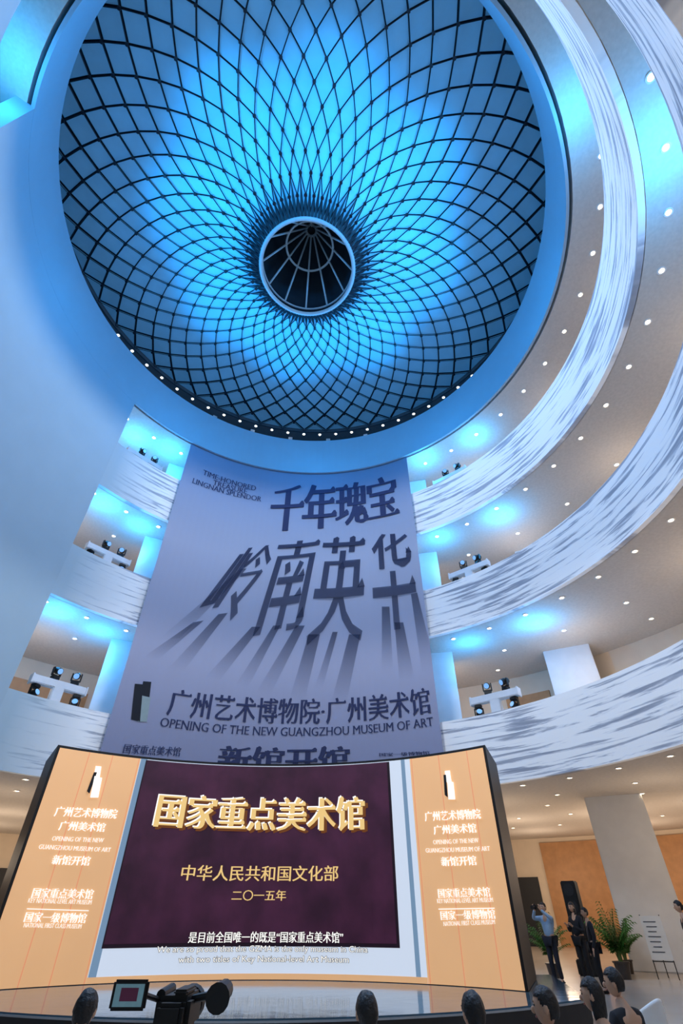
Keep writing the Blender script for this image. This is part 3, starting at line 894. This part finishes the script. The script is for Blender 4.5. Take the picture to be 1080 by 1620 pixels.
a = MB(); a.add([(-.048, -.0105, -.027), (.048, -.0105, -.027), (.048, -.0105, .027), (-.048, -.0105, .027)], [(0, 1, 2, 3)], 0)
a.add([(-.028, -.0112, -.014), (.03, -.0112, -.014), (.03, -.0112, .018), (-.028, -.0112, .018)], [(0, 1, 2, 3)], 1)
mo2 = a.obj('screen', [M_mon, M_maroon], parent=mo, label='small lit preview screen')
a = MB(); a.tube((mx_-cx_+.05, my_-cy_, mz_-FL), (-.05, 0, zc+.02), .008, .008, 8); a.obj('monitor_arm', [M_black], parent=tr)

# ------------------------------------------------------------------ speaker, plants, easel
sx_, sy_ = at_y(912, 1450, 21.2)[0], 21.2
spk = empty('loudspeaker', (sx_, sy_, FL), face(-6, -8), label='tall black column loudspeaker beside the stage', cat='speaker')
a = MB(); a.box((0, 0, 1.4), (.48, .4, 2.0), bev=.03); a.box((0, 0, .2), (.6, .5, .4), bev=.03); a.obj('cabinet', [M_black], parent=spk)
a = MB()
for zz in (.8, 1.25, 1.7, 2.15): a.tube((0, .2, zz), (0, .212, zz), .17, .17, 20)
a.obj('speaker_cone', [mat('speaker_mesh', S(30, 30, 33), .6, noise=.3, nscale=60)], parent=spk)
M_leaf = mat('palm_leaf', S(62, 112, 40), .5, noise=.3, nscale=6)
M_stem = mat('palm_stem', S(96, 120, 60), .6, noise=.1)
M_pot = mat('dark_pot', S(60, 52, 48), .4, noise=.1)
def build_palm(loc):
    e = empty('potted_palm', loc, 0, label='bushy green areca palm in a dark pot', cat='plant', group='potted palms')
    a = MB(); a.tube((0, 0, 0), (0, 0, .38), .17, .23, 20); a.tube((0, 0, .36), (0, 0, .4), .25, .25, 20); a.obj('pot', [M_pot], parent=e)
    a = MB(); b2 = MB(); rnd = random.Random(3)
    for i in range(34):
        t = 2*pi*i/34*2.0+rnd.uniform(-.2, .2); L_ = rnd.uniform(.8, 1.6); lean = rnd.uniform(.1, .65)
        d = Vector((math.cos(t), math.sin(t), 0)); side = Vector((-math.sin(t), math.cos(t), 0))
        prev = d*.05+Vector((0, 0, .38))
        for k in range(1, 9):
            u = k/8; p = d*.05+Vector((0, 0, .38))+d*(lean*u*u*1.1)+Vector((0, 0, L_*(u-.38*u*u*lean*1.5)))
            a.tube(prev, p, .01*(1.2-u), .01*(1.1-u)+.002, 5)
            if k > 2:
                for sg in (-1, 1):
                    ll = .28*(1.15-u*.7); tip = p+side*sg*ll*.8+d*.12+Vector((0, 0, -.06+.04*(1-u))); w2 = d*.035
                    mid = (p+tip)/2+Vector((0, 0, .03))
                    b2.add([p-w2*.4, mid-w2, tip, mid+w2], [(0, 1, 2, 3)])
                    q = (prev+p)/2; tip2 = q+side*sg*ll*.85+d*.1+Vector((0, 0, -.04)); mid2 = (q+tip2)/2+Vector((0, 0, .03))
                    b2.add([q-w2*.4, mid2-w2, tip2, mid2+w2], [(0, 1, 2, 3)])
            prev = p
    a.obj('stem', [M_stem], parent=e); b2.obj('foliage', [M_leaf], parent=e)
    return e
palm = build_palm((at_y(976, 1500, 20.2)[0], 20.2, FL))
for (px, y, k) in ((868, 20.6, .85), (984, 21.9, .85)):
    copy_tree(palm, (at_y(px, 1500, y)[0], y, FL), random.uniform(0, 6), k)
M_board = mat('board_white', S(225, 225, 222), .6, noise=.02)
M_bink = mat('board_ink', S(70, 74, 84), .7, noise=.02)
ex, ey = at_z(1050, 1548, FL)
es = empty('sign_stand', (ex, ey-.3, FL), face(-.5, -1)+pi, label='white notice board on a thin dark easel', cat='sign')
a = MB(); Mt = Matrix.Rotation(math.radians(-8), 3, 'X'); a.box((0, 0, .95), (.6, .03, 1.05), 0, Mt)
for i in range(7):
    a.box(tuple(Vector((-.05+.02*(i % 2), -.02, .95))+Mt@Vector((0, 0, .38-.12*i))), (.36-.06*(i % 3), .006, .022), 1, Mt)
a.obj('notice_board', [M_board, M_bink], parent=es)
a = MB()
for x in (-.28, .28): a.tube((x, -.12, 0), (x, .08, 1.5), .014, .014, 8)
a.tube((0, .5, 0), (0, .08, 1.45), .014, .014, 8); a.tube((-.3, -.06, .4), (.3, -.06, .4), .014, .014, 8)
a.obj('easel_frame', [M_black], parent=es)

# ------------------------------------------------------------------ lights
def point(x, y, z, P, c, r=.3):
    l = bpy.data.lights.new('lamp', 'POINT'); l.energy = P; l.color = c; l.shadow_soft_size = r
    o = bpy.data.objects.new('lamp', l); COL.objects.link(o); o.location = (x, y, z)
def spot(p, q, P, c, ang, r=.3, blend=.8):
    l = bpy.data.lights.new('spot', 'SPOT'); l.energy = P; l.color = c; l.shadow_soft_size = r; l.spot_size = math.radians(ang); l.spot_blend = blend
    o = bpy.data.objects.new('spot', l); COL.objects.link(o); o.location = p
    o.rotation_euler = (Vector(q)-Vector(p)).to_track_quat('-Z', 'Y').to_euler()
COOL = (.88, .93, 1.0); WARM = (1.0, .80, .60); BLUE = (.002, .38, 1.0)
spot((CX, CY, 20.5), (CX, CY, 0), 2500, COOL, 176, 1.2, .1)  # added unseen fill spot in mid-atrium, lights banner and balcony fronts
spot((CX, CY, 10.5), (CX, CY, 0), 1500, COOL, 178, 1.2, .1)  # second added fill spot, for the lower atrium
for i in range(8):
    a = 2*pi*(i+.3)/8
    spot((CX+11*math.cos(a), CY+11*math.sin(a), 19.3), (CX+4.6*math.cos(a), CY+4.6*math.sin(a), 27), 4800, BLUE, 54, .4, 1)
for i in range(8):
    a = 2*pi*i/8; point(CX+8.2*math.cos(a), CY+8.2*math.sin(a), 21.3, 220, BLUE, .5)
BC2 = (.03, .40, 1)
for (z, L_) in ((21.5, [(670, 725, 210), (750, 690, 210), (215, 690, 210), (270, 712, 200), (905, 175, 300), (30, 95, 260)]),
                (15.8, [(695, 850, 170), (790, 815, 200), (165, 795, 210), (222, 832, 170), (1045, 230, 420)]),
                (9.8, [(742, 1016, 150), (845, 985, 200), (88, 965, 210), (160, 998, 150)])):
    for (px, py, pw) in L_:
        x, y = at_z(px, py, z); point(x, y, z-(.9 if pw < 250 else 1.4), pw, BC2, .15)
for i, z in enumerate(ZB):
    for a in range(-45, 150, 26):
        if 80 < a < 100 and i: continue
        t = math.radians(a+5*i); R = 15.3
        point(CX+R*math.cos(t), CY+R*math.sin(t), z-2.0, 85 if i else 60, WARM, .5)
for a in (35, 48, 60, 120, 132):
    for R in (21, 26):
        t = math.radians(a); point(CX+R*math.cos(t), CY+R*math.sin(t), 1.6, 120, WARM, .5)
point(3, 3, 3.0, 60, COOL, 1)
point(CX, CY, 25.6, 25, (.5, .75, 1), .2)  # added lamp without a fixture, brightens the skylight beams
w_ = bpy.data.worlds.new('world'); sc.world = w_; w_.use_nodes = True
w_.node_tree.nodes['Background'].inputs[0].default_value = (.55, .7, .85, 1); w_.node_tree.nodes['Background'].inputs[1].default_value = .3

# ------------------------------------------------------------------ camera
cam = bpy.data.cameras.new('camera_view'); cam.sensor_fit = 'VERTICAL'; cam.sensor_height = 36; cam.lens = FPX/1620*36
cam.clip_start = .05; cam.clip_end = 300
co = bpy.data.objects.new('camera_view', cam); COL.objects.link(co); co.rotation_euler = (pi/2+PITCH, 0, 0); sc.camera = co
